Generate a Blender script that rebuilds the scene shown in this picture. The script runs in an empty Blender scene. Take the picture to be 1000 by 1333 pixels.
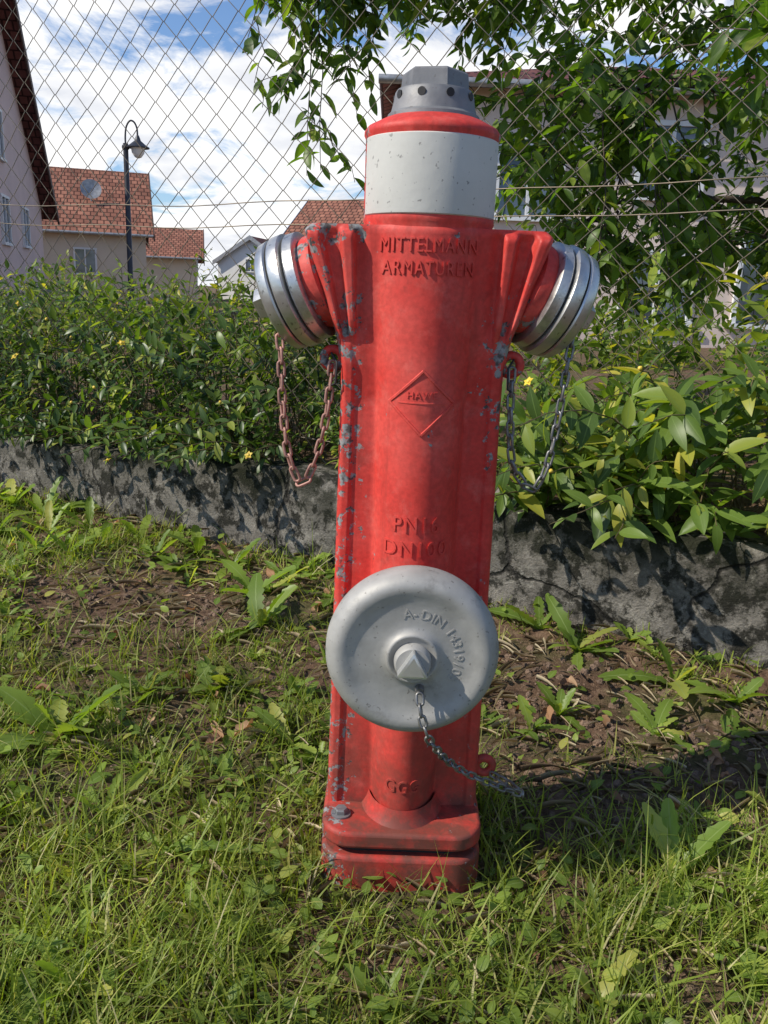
import bpy, math, numpy as np
from mathutils import Vector, Matrix
rng=np.random.default_rng(7)
scene=bpy.context.scene
R_=math.radians

# ---------------------------------------------------------------- helpers
def link(ob,parent=None):
    scene.collection.objects.link(ob)
    if parent is not None: ob.parent=parent
    return ob
def empty(name,loc=(0,0,0),rotz=0):
    e=bpy.data.objects.new(name,None); e.location=loc; e.rotation_euler=(0,0,rotz); e.empty_display_size=.2
    return link(e)
def mesh_np(name,V,F,mat,parent=None,uv=None,smooth=True,sharp=None,loc=None):
    V=np.asarray(V,dtype=np.float32).reshape(-1,3); F=np.asarray(F,dtype=np.int32)
    me=bpy.data.meshes.new(name)
    k=F.shape[1]
    me.vertices.add(len(V)); me.vertices.foreach_set('co',V.ravel())
    me.loops.add(F.size); me.loops.foreach_set('vertex_index',F.ravel())
    me.polygons.add(len(F)); me.polygons.foreach_set('loop_start',np.arange(0,F.size,k,dtype=np.int32))
    me.update(calc_edges=True)
    if uv is not None:
        l=me.uv_layers.new(name='UVMap'); l.data.foreach_set('uv',np.asarray(uv,dtype=np.float32)[F.ravel()].ravel())
    me.polygons.foreach_set('use_smooth',np.full(len(F),smooth))
    if sharp: me.set_sharp_from_angle(angle=R_(sharp))
    me.materials.append(mat)
    ob=bpy.data.objects.new(name,me); link(ob,parent)
    if loc is not None: ob.location=loc
    return ob
def mesh_py(name,V,F,mat,parent=None,smooth=False,sharp=None,loc=None,bevel=0):
    me=bpy.data.meshes.new(name); me.from_pydata([tuple(v) for v in V],[],F); me.update()
    for p in me.polygons: p.use_smooth=smooth
    if sharp: me.set_sharp_from_angle(angle=R_(sharp))
    me.materials.append(mat)
    ob=bpy.data.objects.new(name,me); link(ob,parent)
    if loc is not None: ob.location=loc
    if bevel:
        m=ob.modifiers.new('b','BEVEL'); m.width=bevel; m.segments=2; m.limit_method='ANGLE'
    return ob
def nrm(a): return a/np.maximum(np.linalg.norm(a,axis=-1,keepdims=True),1e-9)
def frames(d,up):
    d=nrm(d); s=nrm(np.cross(d,up)); n=np.cross(s,d)
    return np.stack([s,d,n],axis=-1)
def inst(name,tpl,R,T,S,mat,parent=None,smooth=True):
    tv,tf,tuv=tpl; N=len(T); n=len(tv)
    if S.ndim==1: S=np.repeat(S[:,None],3,1)
    V=np.einsum('nij,nkj->nki',R,tv[None]*S[:,None,:])+T[:,None,:]
    F=(tf[None]+(np.arange(N)*n)[:,None,None]).reshape(-1,tf.shape[1])
    return mesh_np(name,V,F,mat,parent,uv=np.tile(tuv,(N,1)),smooth=smooth)
def leaf_t(n,wf,fold,droop,base=0.0,wave=0):
    vs=[];uv=[];fs=[]
    for i in range(n+1):
        t=i/n; w=wf(t,i); z=-droop*t*t
        for j,s in enumerate((-1,0,1)):
            vs.append((s*w,t,z+abs(s)*w*fold+wave*abs(s)*math.sin(t*9+s))); uv.append((j/2,t))
    for i in range(n):
        for j in range(2):
            a=i*3+j; fs.append((a,a+1,a+4,a+3))
    return np.array(vs),np.array(fs),np.array(uv)
def tubes(name,lines,mat,sides=5,parent=None):
    Vs=[];Fs=[];off=0
    ang=np.linspace(0,2*np.pi,sides,endpoint=False)
    for pts,rad in lines:
        pts=np.asarray(pts,float); n=len(pts); rad=np.broadcast_to(np.asarray(rad,float),(n,))
        t=nrm(np.gradient(pts,axis=0)); up=np.where(np.abs(t[:,2:3])>.95,[[0,1.,0]],[[0,0,1.]])
        if (np.abs(t[:,2])>.6).mean()>.4: up=np.tile([[0.,1,0.1]],(n,1))
        s=nrm(np.cross(t,up)); u=np.cross(s,t)
        ring=pts[:,None]+rad[:,None,None]*(np.cos(ang)[None,:,None]*s[:,None]+np.sin(ang)[None,:,None]*u[:,None])
        Vs.append(ring.reshape(-1,3))
        i=np.arange(n-1)[:,None]*sides; j=np.arange(sides)[None]; k=(j+1)%sides
        Fs.append(np.stack([i+j,i+k,i+sides+k,i+sides+j],-1).reshape(-1,4)+off); off+=n*sides
    return mesh_np(name,np.concatenate(Vs),np.concatenate(Fs),mat,parent)
def lathe(name,prof,origin,axis,mat,parent=None,n=64,sharp=35,close=True,rotoff=0,loc=None):
    ax=np.array(axis,float); ax/=np.linalg.norm(ax)
    up=np.array([0,0,1.]) if abs(ax[2])<.9 else np.array([0,-1.,0])
    s=np.cross(ax,up); s/=np.linalg.norm(s); u=np.cross(s,ax)
    V=[];F=[]
    for d,r in prof:
        for k in range(n):
            a=2*math.pi*k/n+rotoff
            V.append(np.array(origin)+ax*d+r*(math.cos(a)*s+math.sin(a)*u))
    m=len(prof)
    for i in range(m-1):
        for k in range(n):
            k2=(k+1)%n; F.append((i*n+k,i*n+k2,(i+1)*n+k2,(i+1)*n+k))
    if close:
        F.append(tuple(range(n))[::-1]); F.append(tuple((m-1)*n+k for k in range(n)))
    ob=mesh_py(name,V,F,mat,parent,smooth=True,sharp=sharp,loc=loc)
    me=ob.data
    import bmesh
    bm=bmesh.new(); bm.from_mesh(me); bmesh.ops.recalc_face_normals(bm,faces=bm.faces); bm.to_mesh(me); bm.free()
    return ob
def box(name,c,s,mat,parent=None,bevel=0,loc=None):
    x,y,z=c; a,b,h=s[0]/2,s[1]/2,s[2]/2
    V=[(x+i*a,y+j*b,z+k*h) for i in(-1,1) for j in(-1,1) for k in(-1,1)]
    F=[(0,1,3,2),(4,6,7,5),(0,4,5,1),(2,3,7,6),(0,2,6,4),(1,5,7,3)]
    return mesh_py(name,V,F,mat,parent,bevel=bevel,loc=loc)
def sst(x,a,b):
    t=np.clip((x-a)/(b-a),0,1); return t*t*(3-2*t)

# ---------------------------------------------------------------- materials
class NT:
    def __init__(s,name):
        s.m=bpy.data.materials.new(name); s.m.use_nodes=True; s.t=s.m.node_tree; s.n=s.t.nodes; s.l=s.t.links
        s.b=s.n['Principled BSDF']; s.out=s.n['Material Output']
        s.co=s.n.new('ShaderNodeTexCoord').outputs['Object']
    def link(s,a,b): s.l.new(a,b)
    def noise(s,scale,detail=4,rough=.55,vec=None,dist=0):
        n=s.n.new('ShaderNodeTexNoise'); n.inputs['Scale'].default_value=scale; n.inputs['Detail'].default_value=detail
        n.inputs['Roughness'].default_value=rough; n.inputs['Distortion'].default_value=dist
        s.link(vec or s.co,n.inputs['Vector']); return n.outputs['Fac']
    def ramp(s,fac,stops,interp='LINEAR'):
        r=s.n.new('ShaderNodeValToRGB'); r.color_ramp.interpolation=interp
        e=r.color_ramp.elements
        while len(e)<len(stops): e.new(.5)
        for q,(p,c) in zip(e,stops):
            q.position=p; q.color=(c,c,c,1) if isinstance(c,(int,float)) else (*c,1)
        s.link(fac,r.inputs[0]); return r.outputs['Color']
    def mix(s,fac,a,b,mode='MIX'):
        m=s.n.new('ShaderNodeMix'); m.data_type='RGBA'; m.blend_type=mode
        for sock,v in ((m.inputs[0],fac),(m.inputs[6],a),(m.inputs[7],b)):
            if isinstance(v,(int,float)): sock.default_value=v
            elif isinstance(v,tuple): sock.default_value=(*v,1)
            else: s.link(v,sock)
        return m.outputs[2]
    def math(s,op,a,b=0):
        m=s.n.new('ShaderNodeMath'); m.operation=op
        for i,v in enumerate((a,b)):
            if isinstance(v,(int,float)): m.inputs[i].default_value=v
            else: s.link(v,m.inputs[i])
        return m.outputs[0]
    def bump(s,h,strength=.3,dist=.01):
        b=s.n.new('ShaderNodeBump'); b.inputs['Strength'].default_value=strength; b.inputs['Distance'].default_value=dist
        s.link(h,b.inputs['Height']); s.link(b.outputs[0],s.b.inputs['Normal'])
    def set(s,color=None,rough=None,metal=None,spec=None):
        for k,v in (('Base Color',color),('Roughness',rough),('Metallic',metal),('Specular IOR Level',spec)):
            if v is None: continue
            if isinstance(v,(int,float)): s.b.inputs[k].default_value=v
            elif isinstance(v,tuple): s.b.inputs[k].default_value=(*v,1)
            else: s.link(v,s.b.inputs[k])
        return s.m
def simple(name,c,rough=.7,metal=0,var=.25,scale=8,bump=0):
    t=NT(name); n=t.noise(scale)
    lo=tuple(x*(1-var) for x in c); hi=tuple(min(1,x*(1+var)) for x in c)
    if bump: t.bump(t.noise(scale*6),bump,.01)
    return t.set(t.ramp(n,[(.3,lo),(.7,hi)]),rough,metal)

def leafmat(name,stops,trans,mixf=.4,rough=.45,rib=(.12,.2,.04),big=2.0):
    t=NT(name)
    g=t.n.new('ShaderNodeNewGeometry')
    c=t.ramp(g.outputs['Random Per Island'],stops)
    bn=t.ramp(t.noise(big,2),[(.3,.7),(.7,1.2)])
    c=t.mix(1.0,c,bn,'MULTIPLY')
    uv=t.n.new('ShaderNodeUVMap'); sp=t.n.new('ShaderNodeSeparateXYZ'); t.link(uv.outputs[0],sp.inputs[0])
    d=t.math('ABSOLUTE',t.math('SUBTRACT',sp.outputs[0],.5))
    ribm=t.math('LESS_THAN',d,.035)
    c=t.mix(t.math('MULTIPLY',ribm,.5),c,rib)
    t.set(c,rough,spec=.4)
    tr=t.n.new('ShaderNodeBsdfTranslucent')
    tc=t.mix(1.0,c,trans,'MULTIPLY'); t.link(tc,tr.inputs['Color'])
    mx=t.n.new('ShaderNodeMixShader'); mx.inputs[0].default_value=mixf
    t.link(t.b.outputs[0],mx.inputs[1]); t.link(tr.outputs[0],mx.inputs[2]); t.link(mx.outputs[0],t.out.inputs[0])
    return t.m

# red paint
def redpaint():
    t=NT('red_paint')
    base=t.ramp(t.noise(7,5),[(.3,(.50,.032,.024)),(.5,(.60,.052,.040)),(.70,(.65,.095,.075))])
    fine=t.ramp(t.noise(160,3),[(.35,.86),(.65,1.06)])
    base=t.mix(1,base,fine,'MULTIPLY')
    chalk=t.ramp(t.noise(30,8,.75),[(.52,0.0),(.70,.4)])
    base=t.mix(chalk,base,(.66,.18,.145))
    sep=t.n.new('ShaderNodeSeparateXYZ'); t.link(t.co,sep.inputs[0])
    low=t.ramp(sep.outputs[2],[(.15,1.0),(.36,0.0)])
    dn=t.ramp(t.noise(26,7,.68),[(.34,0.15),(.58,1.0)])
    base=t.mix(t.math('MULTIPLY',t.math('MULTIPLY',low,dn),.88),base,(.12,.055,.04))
    grime=t.ramp(t.noise(18,6,.7),[(.57,0.0),(.73,.6)])
    base=t.mix(grime,base,(.20,.034,.026))
    # vertical dirt runs
    mp=t.n.new('ShaderNodeMapping'); mp.inputs['Scale'].default_value=(60,60,3.5); t.link(t.co,mp.inputs['Vector'])
    runs=t.ramp(t.noise(1,4,.6,vec=mp.outputs[0]),[(.56,0.0),(.72,.35)])
    base=t.mix(runs,base,(.24,.04,.03))
    # chips cluster on the shoulders and along the two outer edges
    area=t.ramp(t.noise(8,2),[(.38,0.0),(.48,1.0)])
    ax=t.math('ABSOLUTE',sep.outputs[0]); side=t.ramp(ax,[(.058,.0),(.080,1.0)])
    lowc=t.ramp(sep.outputs[2],[(.62,.3),(.76,1.0)])
    leftb=t.ramp(t.math('ADD',t.math('MULTIPLY',sep.outputs[0],-4.0),.5),[(.3,.45),(.8,1.0)])
    w_=t.math('MULTIPLY',t.math('MULTIPLY',area,side),t.math('MAXIMUM',lowc,t.math('MULTIPLY',leftb,.85)))
    chips=t.ramp(t.math('ADD',t.noise(70,5,.68),t.math('MULTIPLY',t.math('SUBTRACT',w_,1.0),.16)),[(.515,0.0),(.535,1.0)])
    cm=t.math('MULTIPLY',chips,t.ramp(w_,[(.02,0.0),(.1,1.0)]))
    chips2=t.ramp(t.noise(42,4,.58),[(.700,0.0),(.712,1.0)])
    cm=t.math('MAXIMUM',cm,chips2)
    chipc=t.ramp(t.noise(120,2),[(.4,(.08,.065,.06)),(.55,(.27,.27,.265))])
    c=t.mix(cm,base,chipc)
    h=t.math('SUBTRACT',t.math('ADD',t.math('MULTIPLY',t.noise(90,3),.35),t.math('MULTIPLY',t.noise(14,2),.8)),t.math('MULTIPLY',cm,.5))
    t.bump(h,.32,.003)
    r=t.ramp(t.noise(22,4),[(.3,.46),(.7,.68)])
    return t.set(c,r,spec=.28)
M_red=redpaint()
def greymetal(name,lo,hi,metal,r0,r1,dirt=.4,scale=30):
    t=NT(name)
    c=t.ramp(t.noise(scale,5,.6),[(.3,lo),(.7,hi)])
    d=t.ramp(t.noise(scale*.6,6,.7),[(.58,0.0),(.72,dirt)])
    c=t.mix(d,c,(.07,.062,.05))
    sp=t.ramp(t.noise(150,2),[(.66,0.0),(.70,.6)])
    c=t.mix(sp,c,(.12,.11,.1))
    t.bump(t.noise(110,3),.15,.002)
    return t.set(c,t.ramp(t.noise(scale,3),[(.3,r0),(.7,r1)]),metal)
M_cap=greymetal('cast_aluminium',(.31,.30,.28),(.42,.405,.38),.2,.5,.66,.45)
M_alu=greymetal('machined_aluminium',(.46,.455,.44),(.62,.61,.59),.85,.28,.45,.55)
M_nut=greymetal('weathered_nut_metal',(.15,.15,.155),(.25,.25,.255),.4,.5,.7,.4)
M_white=greymetal('white_paint',(.49,.48,.44),(.57,.56,.52),0,.55,.7,.25,12)
M_chain=simple('galvanised_chain_metal',(.20,.195,.19),.45,.7,.4,60)
M_rust=simple('rusty_chain_metal',(.36,.19,.15),.6,.3,.4,60)
M_dark=simple('near_black',(.02,.02,.02),.7)  # painted shade for holes, grooves and flange gap; also colours the tie wires
M_bright=simple('polished_triangle_metal',(.62,.62,.6),.35,.7,.1,40)

# ---------------------------------------------------------------- world, sun, camera
sun_az_front=R_(19); sun_el=R_(42)
sd=Vector((-math.cos(sun_el)*math.cos(sun_az_front),-math.cos(sun_el)*math.sin(sun_az_front),math.sin(sun_el)))
w=bpy.data.worlds.new('World'); scene.world=w; w.use_nodes=True
nt=w.node_tree; bg=nt.nodes['Background']; bg.inputs[1].default_value=.135
sky=nt.nodes.new('ShaderNodeTexSky'); sky.sky_type='NISHITA'; sky.sun_disc=False
sky.sun_elevation=sun_el; sky.sun_rotation=math.atan2(sd.x,sd.y); sky.air_density=1.0; sky.dust_density=.2; sky.ozone_density=2.0
tc=nt.nodes.new('ShaderNodeTexCoord')
sp=nt.nodes.new('ShaderNodeSeparateXYZ'); nt.links.new(tc.outputs['Generated'],sp.inputs[0])
def wm(op,a,b=0):
    m=nt.nodes.new('ShaderNodeMath'); m.operation=op
    for i,v in enumerate((a,b)):
        if isinstance(v,(int,float)): m.inputs[i].default_value=v
        else: nt.links.new(v,m.inputs[i])
    return m.outputs[0]
zz=wm('ADD',wm('MAXIMUM',sp.outputs[2],0.0),.25)
cb=nt.nodes.new('ShaderNodeCombineXYZ')
nt.links.new(wm('DIVIDE',sp.outputs[0],zz),cb.inputs[0]); nt.links.new(wm('DIVIDE',sp.outputs[1],zz),cb.inputs[1]); cb.inputs[2].default_value=3.4
nz=nt.nodes.new('ShaderNodeTexNoise'); nz.inputs['Scale'].default_value=2.3; nz.inputs['Detail'].default_value=10; nz.inputs['Roughness'].default_value=.6; nz.inputs['Distortion'].default_value=.4
nt.links.new(cb.outputs[0],nz.inputs['Vector'])
cd=Vector((-.12,1.073,.22)).normalized()
dp=nt.nodes.new('ShaderNodeVectorMath'); dp.operation='DOT_PRODUCT'; nt.links.new(tc.outputs['Generated'],dp.inputs[0]); dp.inputs[1].default_value=cd
mr=nt.nodes.new('ShaderNodeMapRange'); mr.interpolation_type='SMOOTHSTEP'; mr.inputs['From Min'].default_value=.86; mr.inputs['From Max'].default_value=.99; mr.inputs['To Max'].default_value=.155
nt.links.new(dp.outputs['Value'],mr.inputs['Value'])
rp=nt.nodes.new('ShaderNodeValToRGB'); rp.color_ramp.elements[0].position=.545; rp.color_ramp.elements[1].position=.635
nt.links.new(wm('ADD',nz.outputs['Fac'],mr.outputs[0]),rp.inputs[0])
nz2=nt.nodes.new('ShaderNodeTexNoise'); nz2.inputs['Scale'].default_value=4; nz2.inputs['Detail'].default_value=6
nt.links.new(cb.outputs[0],nz2.inputs['Vector'])
rc=nt.nodes.new('ShaderNodeValToRGB'); rc.color_ramp.elements[0].position=.33; rc.color_ramp.elements[0].color=(6.0,6.2,6.7,1); rc.color_ramp.elements[1].position=.52; rc.color_ramp.elements[1].color=(8.2,8.2,8.2,1)
nt.links.new(nz2.outputs['Fac'],rc.inputs[0])
tint=nt.nodes.new('ShaderNodeMix'); tint.data_type='RGBA'; tint.blend_type='MULTIPLY'; tint.inputs[0].default_value=1; tint.inputs[7].default_value=(.80,.92,1.1,1)
nt.links.new(sky.outputs[0],tint.inputs[6])
mx=nt.nodes.new('ShaderNodeMix'); mx.data_type='RGBA'
nt.links.new(rp.outputs[0],mx.inputs[0]); nt.links.new(tint.outputs[2],mx.inputs[6]); nt.links.new(rc.outputs[0],mx.inputs[7])
nt.links.new(mx.outputs[2],bg.inputs[0])
sl=bpy.data.lights.new('sun','SUN'); sl.energy=5; sl.angle=R_(.5); sl.color=(1,.94,.82)
so=bpy.data.objects.new('sun',sl); so.rotation_euler=sd.to_track_quat('Z','Y').to_euler(); so.location=(-5,-2,8); link(so)
cam=bpy.data.cameras.new('camera'); co=bpy.data.objects.new('camera',cam); link(co)
cam.sensor_fit='VERTICAL'; cam.sensor_height=24; cam.lens=24*1100/1333; cam.clip_start=.02; cam.clip_end=2000
co.matrix_world=Matrix.Translation((0,0,.85))@Matrix.Rotation(R_(90-14.6),4,'X')@Matrix.Rotation(R_(2.2),4,'Z')
scene.camera=co
scene.view_settings.view_transform='Standard'; scene.view_settings.look='None'; scene.view_settings.exposure=0; scene.view_settings.gamma=1

# ---------------------------------------------------------------- terrain
WD=np.array([.856,-.517]); WN=np.array([.517,.856]); P0=np.array([0,2.20])
def ab(x,y): return (x-P0[0])*WD[0]+(y-P0[1])*WD[1],(x-P0[0])*WN[0]+(y-P0[1])*WN[1]
def xy(a,b): return P0[0]+a*WD[0]+b*WN[0],P0[1]+a*WD[1]+b*WN[1]
def walltop(a): return .35-.07*sst(-a,.1,1.8)
def sn(x,y,f,ph=0): return np.sin(x*f+ph+1.3*np.sin(y*f*.7+ph))*np.sin(y*f*1.1+2*ph+1.1*np.sin(x*f*.8))
def gz(x,y):
    a,b=ab(x,y)
    n=.010*sn(x,y,7,1)+.006*sn(x,y,17,2)+.004*sn(x,y,43,3)
    n=n*np.clip(3-np.hypot(x,y)/4,0,1)
    t=sst(b,.02,.10)
    far=-.3*sst(np.hypot(x,y),5,40)
    return .075+n+(walltop(a)-.02-.075)*t+far+.02*np.exp(-((b+.04)/.05)**2)*(1-t)
def axis(lo,hi,step,ext):
    c=np.arange(lo,hi,step); e=np.array([.1,.25,.5,1,2,4,8,16,35,80,200,600.])
    return np.concatenate([(lo-e)[::-1],c,hi+e]) 
A=axis(-2.6,2.6,.02,0); B=axis(-1.9,1.0,.02,0)
ga,gb=np.meshgrid(A,B,indexing='ij'); gx,gy=xy(ga,gb); 
Vg=np.stack([gx,gy,gz(gx,gy)],-1).reshape(-1,3)
i,j=np.meshgrid(np.arange(len(A)-1),np.arange(len(B)-1),indexing='ij'); q=(i*len(B)+j).ravel()
Fg=np.stack([q,q+len(B),q+len(B)+1,q+1],-1)
t=NT('soil_and_turf')
soil=t.ramp(t.noise(38,8,.7),[(.28,(.045,.027,.018)),(.5,(.16,.098,.064)),(.72,(.33,.22,.15))])
green=t.ramp(t.noise(60,6,.7),[(.3,(.04,.055,.016)),(.7,(.13,.16,.05))])
m1=t.ramp(t.noise(5,5,.6),[(.46,0.0),(.60,.55)])
c=t.mix(m1,soil,green)
t.bump(t.math('ADD',t.noise(45,8,.75),t.math('MULTIPLY',t.noise(190,4),.35)),.9,.02)
M_ground=t.set(c,.95,spec=.15)
mesh_np('ground',Vg,Fg,M_ground)

# retaining wall
t=NT('mossy_concrete')
cc=t.ramp(t.noise(11,9,.75),[(.3,(.12,.108,.092)),(.5,(.21,.19,.165)),(.68,(.34,.31,.27))])
mo=t.ramp(t.noise(19,10,.70),[(.475,0.0),(.55,.93)])
cc=t.mix(mo,cc,(.022,.021,.016))
pale=t.ramp(t.noise(33,7,.75),[(.56,0.0),(.66,.75)])
cc=t.mix(pale,cc,(.40,.37,.32))
sepw=t.n.new('ShaderNodeSeparateXYZ'); t.link(t.co,sepw.inputs[0])
wet=t.math('MULTIPLY',t.ramp(t.noise(12,8,.72),[(.42,0.0),(.53,.92)]),t.ramp(sepw.outputs[2],[(.18,0.0),(.32,1.0)]))
cc=t.mix(wet,cc,(.020,.023,.012))
vo=t.n.new('ShaderNodeTexVoronoi'); vo.feature='DISTANCE_TO_EDGE'; vo.inputs['Scale'].default_value=1.7
nvv=t.n.new('ShaderNodeTexNoise'); nvv.inputs['Scale'].default_value=6; nvv.inputs['Detail'].default_value=6; t.link(t.co,nvv.inputs['Vector'])
ad=t.mix(.12,t.co,nvv.outputs['Color']); t.link(ad,vo.inputs['Vector'])
crack=t.ramp(vo.outputs['Distance'],[(.003,1.0),(.007,0.0)])
cc=t.mix(t.math('MULTIPLY',crack,.8),cc,(.012,.011,.01))
t.bump(t.math('SUBTRACT',t.math('ADD',t.noise(60,9,.8),t.math('MULTIPLY',t.noise(170,5),.4)),crack),.9,.014)
M_conc=t.set(cc,.92,spec=.2)
aa=np.concatenate([np.arange(-30,-3.4,1.),np.arange(-3.4,3.2,.022),np.arange(3.2,30,1.)])
pb=np.array([0]*16+[.004,.02,.06,.10,.135,.148]+[.15]*6)
pt=np.array(list(np.linspace(-.3,.93,16))+[.985,1.0,1.0,1.0,1.0,.985]+list(np.linspace(.9,-.3,6)))
GA,PB=np.meshgrid(aa,pb,indexing='ij'); PT=np.broadcast_to(pt,GA.shape)
zt=.06+(walltop(GA)-.06)*PT
nb=.006*sn(GA,zt,9,1)+.004*sn(GA,zt,31,4)+.002*sn(GA,zt,90,5)
frontm=(PB<.003)
bb=PB+np.where(frontm,nb,0)
chip=np.clip(sn(GA,GA*.3,13,2)-.45,0,1)*.035+np.clip(sn(GA,GA*.2,47,3)-.5,0,1)*.02
zt2=zt-np.where((PT>.9)&(PB<.07),chip,0)
bb=bb+np.where((PT>.9)&(PB<.03),chip*.5,0)
wx,wy=xy(GA,bb)
Vw=np.stack([wx,wy,zt2],-1).reshape(-1,3); m=len(pb)
i,j=np.meshgrid(np.arange(len(aa)-1),np.arange(m-1),indexing='ij'); q=(i*m+j).ravel()
mesh_np('retaining_wall',Vw,np.stack([q,q+m,q+m+1,q+1],-1),M_conc)

# ---------------------------------------------------------------- hydrant
HX,HY,HZ=.040,1.073,.075
hyd=empty('fire_hydrant',(HX,HY,HZ)); HL=(0,0,-HZ)
def Wf(z): return np.interp(z,[.16,.5,.76,.80,.915,.925],[.105,.102,.100,.107,.146,.144])
def Ff(x,z):
    x=np.asarray(x,float); z=np.asarray(z,float)
    rb=np.interp(z,[.17,.34,.45,.72,.93],[.046,.050,.057,.060,.079]); fb=np.interp(z,[.17,.72,.93],[.080,.077,.0785])
    bul=fb*np.sqrt(np.clip(1-(x/rb)**2,0,1))
    ax=np.abs(x)
    wing=np.interp(z,[.17,.72,.80,.93],[.030,.032,.044,.056])-.10*(ax-.06)
    f=.5*(bul+wing+np.sqrt((bul-wing)**2+.005**2))
    W=Wf(z); s=(ax-.080)/np.maximum(W-.080,.01)
    def rb_(c,w): return 1-sst(np.abs(s-c),w*.55,w*1.25)
    rib=rb_(.22,.15)+1.1*rb_(.86,.2)
    amp=.013*sst(z,.785,.82)*(1-sst(z,.912,.922))
    f=f+amp*(rib-.3)*sst(ax,.066,.08)
    lip=.004*sst(ax,W-.020,W-.014)*(1-sst(z,.76,.80))
    return f+lip
nzr,n1,n2=210,161,41
zs=np.concatenate([np.linspace(.155,.918,nzr),[.921,.924]])
rows=[]
for k,z in enumerate(zs):
    W=float(Wf(z)); sc=1.0
    if z>.9205: sc=.985
    if z>.923: sc=.96
    s=np.linspace(-1,1,n1); x=W*sc*(.6*s+.4*np.sin(np.pi/2*s))
    F=Ff(x,z); re=.008
    e=np.clip((np.abs(x)-(W*sc-re))/re,0,1); F=F*(.55+.45*np.sqrt(np.clip(1-e*e,0,1)))*sc
    F=np.where(e>=.999,F*.6,F)
    th=np.linspace(0,np.pi,n2)[1:-1]
    xb=W*sc*np.sign(np.cos(th))*np.abs(np.cos(th))**.5; yb=.062*np.abs(np.sin(th))**.5
    rows.append(np.concatenate([np.stack([x,-F,np.full_like(x,z)],-1),np.stack([xb,yb,np.full_like(xb,z)],-1)]))
Vb=np.array(rows); nr,nc,_=Vb.shape
i,j=np.meshgrid(np.arange(nr-1),np.arange(nc),indexing='ij'); q=(i*nc+j).ravel(); q2=(i*nc+(j+1)%nc).ravel()
Fb=np.stack([q,q2,q2+nc,q+nc],-1)
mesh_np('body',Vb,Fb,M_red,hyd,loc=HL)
mesh_py('shoulder_top',Vb[-1],[tuple(range(nc))],M_red,hyd,loc=HL)
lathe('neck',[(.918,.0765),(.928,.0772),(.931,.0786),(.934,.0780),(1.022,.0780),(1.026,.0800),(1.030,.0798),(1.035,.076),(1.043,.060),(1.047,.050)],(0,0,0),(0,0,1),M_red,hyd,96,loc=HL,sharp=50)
V=[];F=[];na=60
for r,z in ((.0776,.9355),(.0795,.937),(.0797,.939),(.0797,1.018),(.0795,1.020),(.0776,1.0215)):
    for k in range(na):
        a=R_(-72+144*k/(na-1)); V.append((r*math.sin(a),-r*math.cos(a),z))
for i_ in range(5):
    for k in range(na-1): F.append((i_*na+k,i_*na+k+1,(i_+1)*na+k+1,(i_+1)*na+k))
mesh_py('white_band',V,F,M_white,hyd,smooth=True,sharp=40,loc=HL)
lathe('spindle_cap_flange',[(1.043,.045),(1.0435,.054),(1.049,.0535),(1.052,.050),(1.058,.0485),(1.062,.0475),(1.073,.0455),(1.076,.0435),(1.078,.036)],(0,0,0),(0,0,1),M_nut,hyd,64,loc=HL)
ob=lathe('spindle_hexagon',[(1.07,.041),(1.094,.0385),(1.0965,.036),(1.0965,.020),(1.092,.018)],(0,0,0),(0,0,1),M_nut,hyd,6,sharp=20,rotoff=R_(12),loc=HL)
for k in range(9):
    a=2*math.pi*k/9+.35
    lathe('spindle_hole_%d'%k,[(0.0,.0048),(.0475,.0048)],(0,0,1.068),(math.sin(a),-math.cos(a),0),M_dark,hyd,12,loc=HL)  # near-black plugs, the dark inside of the holes painted on
for sx,nm in ((-1,'left'),(1,'right')):
    el=R_(21); bk=R_(13)
    axd=(sx*math.cos(el)*math.cos(bk),math.cos(el)*math.sin(bk),-math.sin(el))
    d0=.168; c0=np.array([sx*.160,.012,.846]); o=c0-np.array(axd)*d0
    lathe(nm+'_outlet_pipe',[(.100,.040),(.116,.045),(.120,.048),(.123,.056),(.134,.057),(.139,.055),(.141,.045)],o,axd,M_red,hyd,64,loc=HL)
    lathe(nm+'_outlet_cap',[(.139,.040),(.139,.062),(.141,.0655),(.152,.0665),(.154,.065),(.1545,.0605),(.1565,.0605),(.157,.066),(.159,.0695),(.171,.0695),(.173,.068),(.1735,.062),(.1755,.062),(.176,.0665),(.178,.068),(.188,.0665),(.192,.062),(.194,.056),(.191,.048),(.190,.030)],o,axd,M_alu,hyd,80,loc=HL,sharp=40)
    lathe(nm+'_cap_groove_shade',[(.1548,.0612),(.1562,.0612)],o,axd,M_dark,hyd,64,loc=HL)  # both rings paint the shade in the cap grooves
    lathe(nm+'_cap_groove_shade_2',[(.1738,.0627),(.1752,.0627)],o,axd,M_dark,hyd,64,loc=HL)
    lathe(nm+'_cap_hub',[(.188,.030),(.197,.029),(.199,.026),(.205,.024)],o,axd,M_alu,hyd,40,loc=HL)
    lathe(nm+'_cap_nut',[(.203,.021),(.219,.0195),(.221,.017)],o,axd,M_alu,hyd,5,sharp=20,rotoff=.4,loc=HL)
def lug(name,c):
    V=[];F=[];n,mn=24,10
    for a in range(n):
        A_=2*math.pi*a/n
        for b in range(mn):
            B_=2*math.pi*b/mn; r=.0115+.0058*math.cos(B_)
            V.append((c[0]+r*math.cos(A_),c[1]+.006*math.sin(B_),c[2]+r*math.sin(A_)))
    for a in range(n):
        for b in range(mn):
            F.append((a*mn+b,a*mn+(b+1)%mn,((a+1)%n)*mn+(b+1)%mn,((a+1)%n)*mn+b))
    mesh_py(name,V,F,M_red,hyd,smooth=True,loc=HL)
lug('chain_lug_left',(-.110,-.012,.768)); lug('chain_lug_right',(.110,-.012,.768)); lug('chain_lug_lower',(.114,-.012,.212))
CZ=.435; CS=1.035
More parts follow.
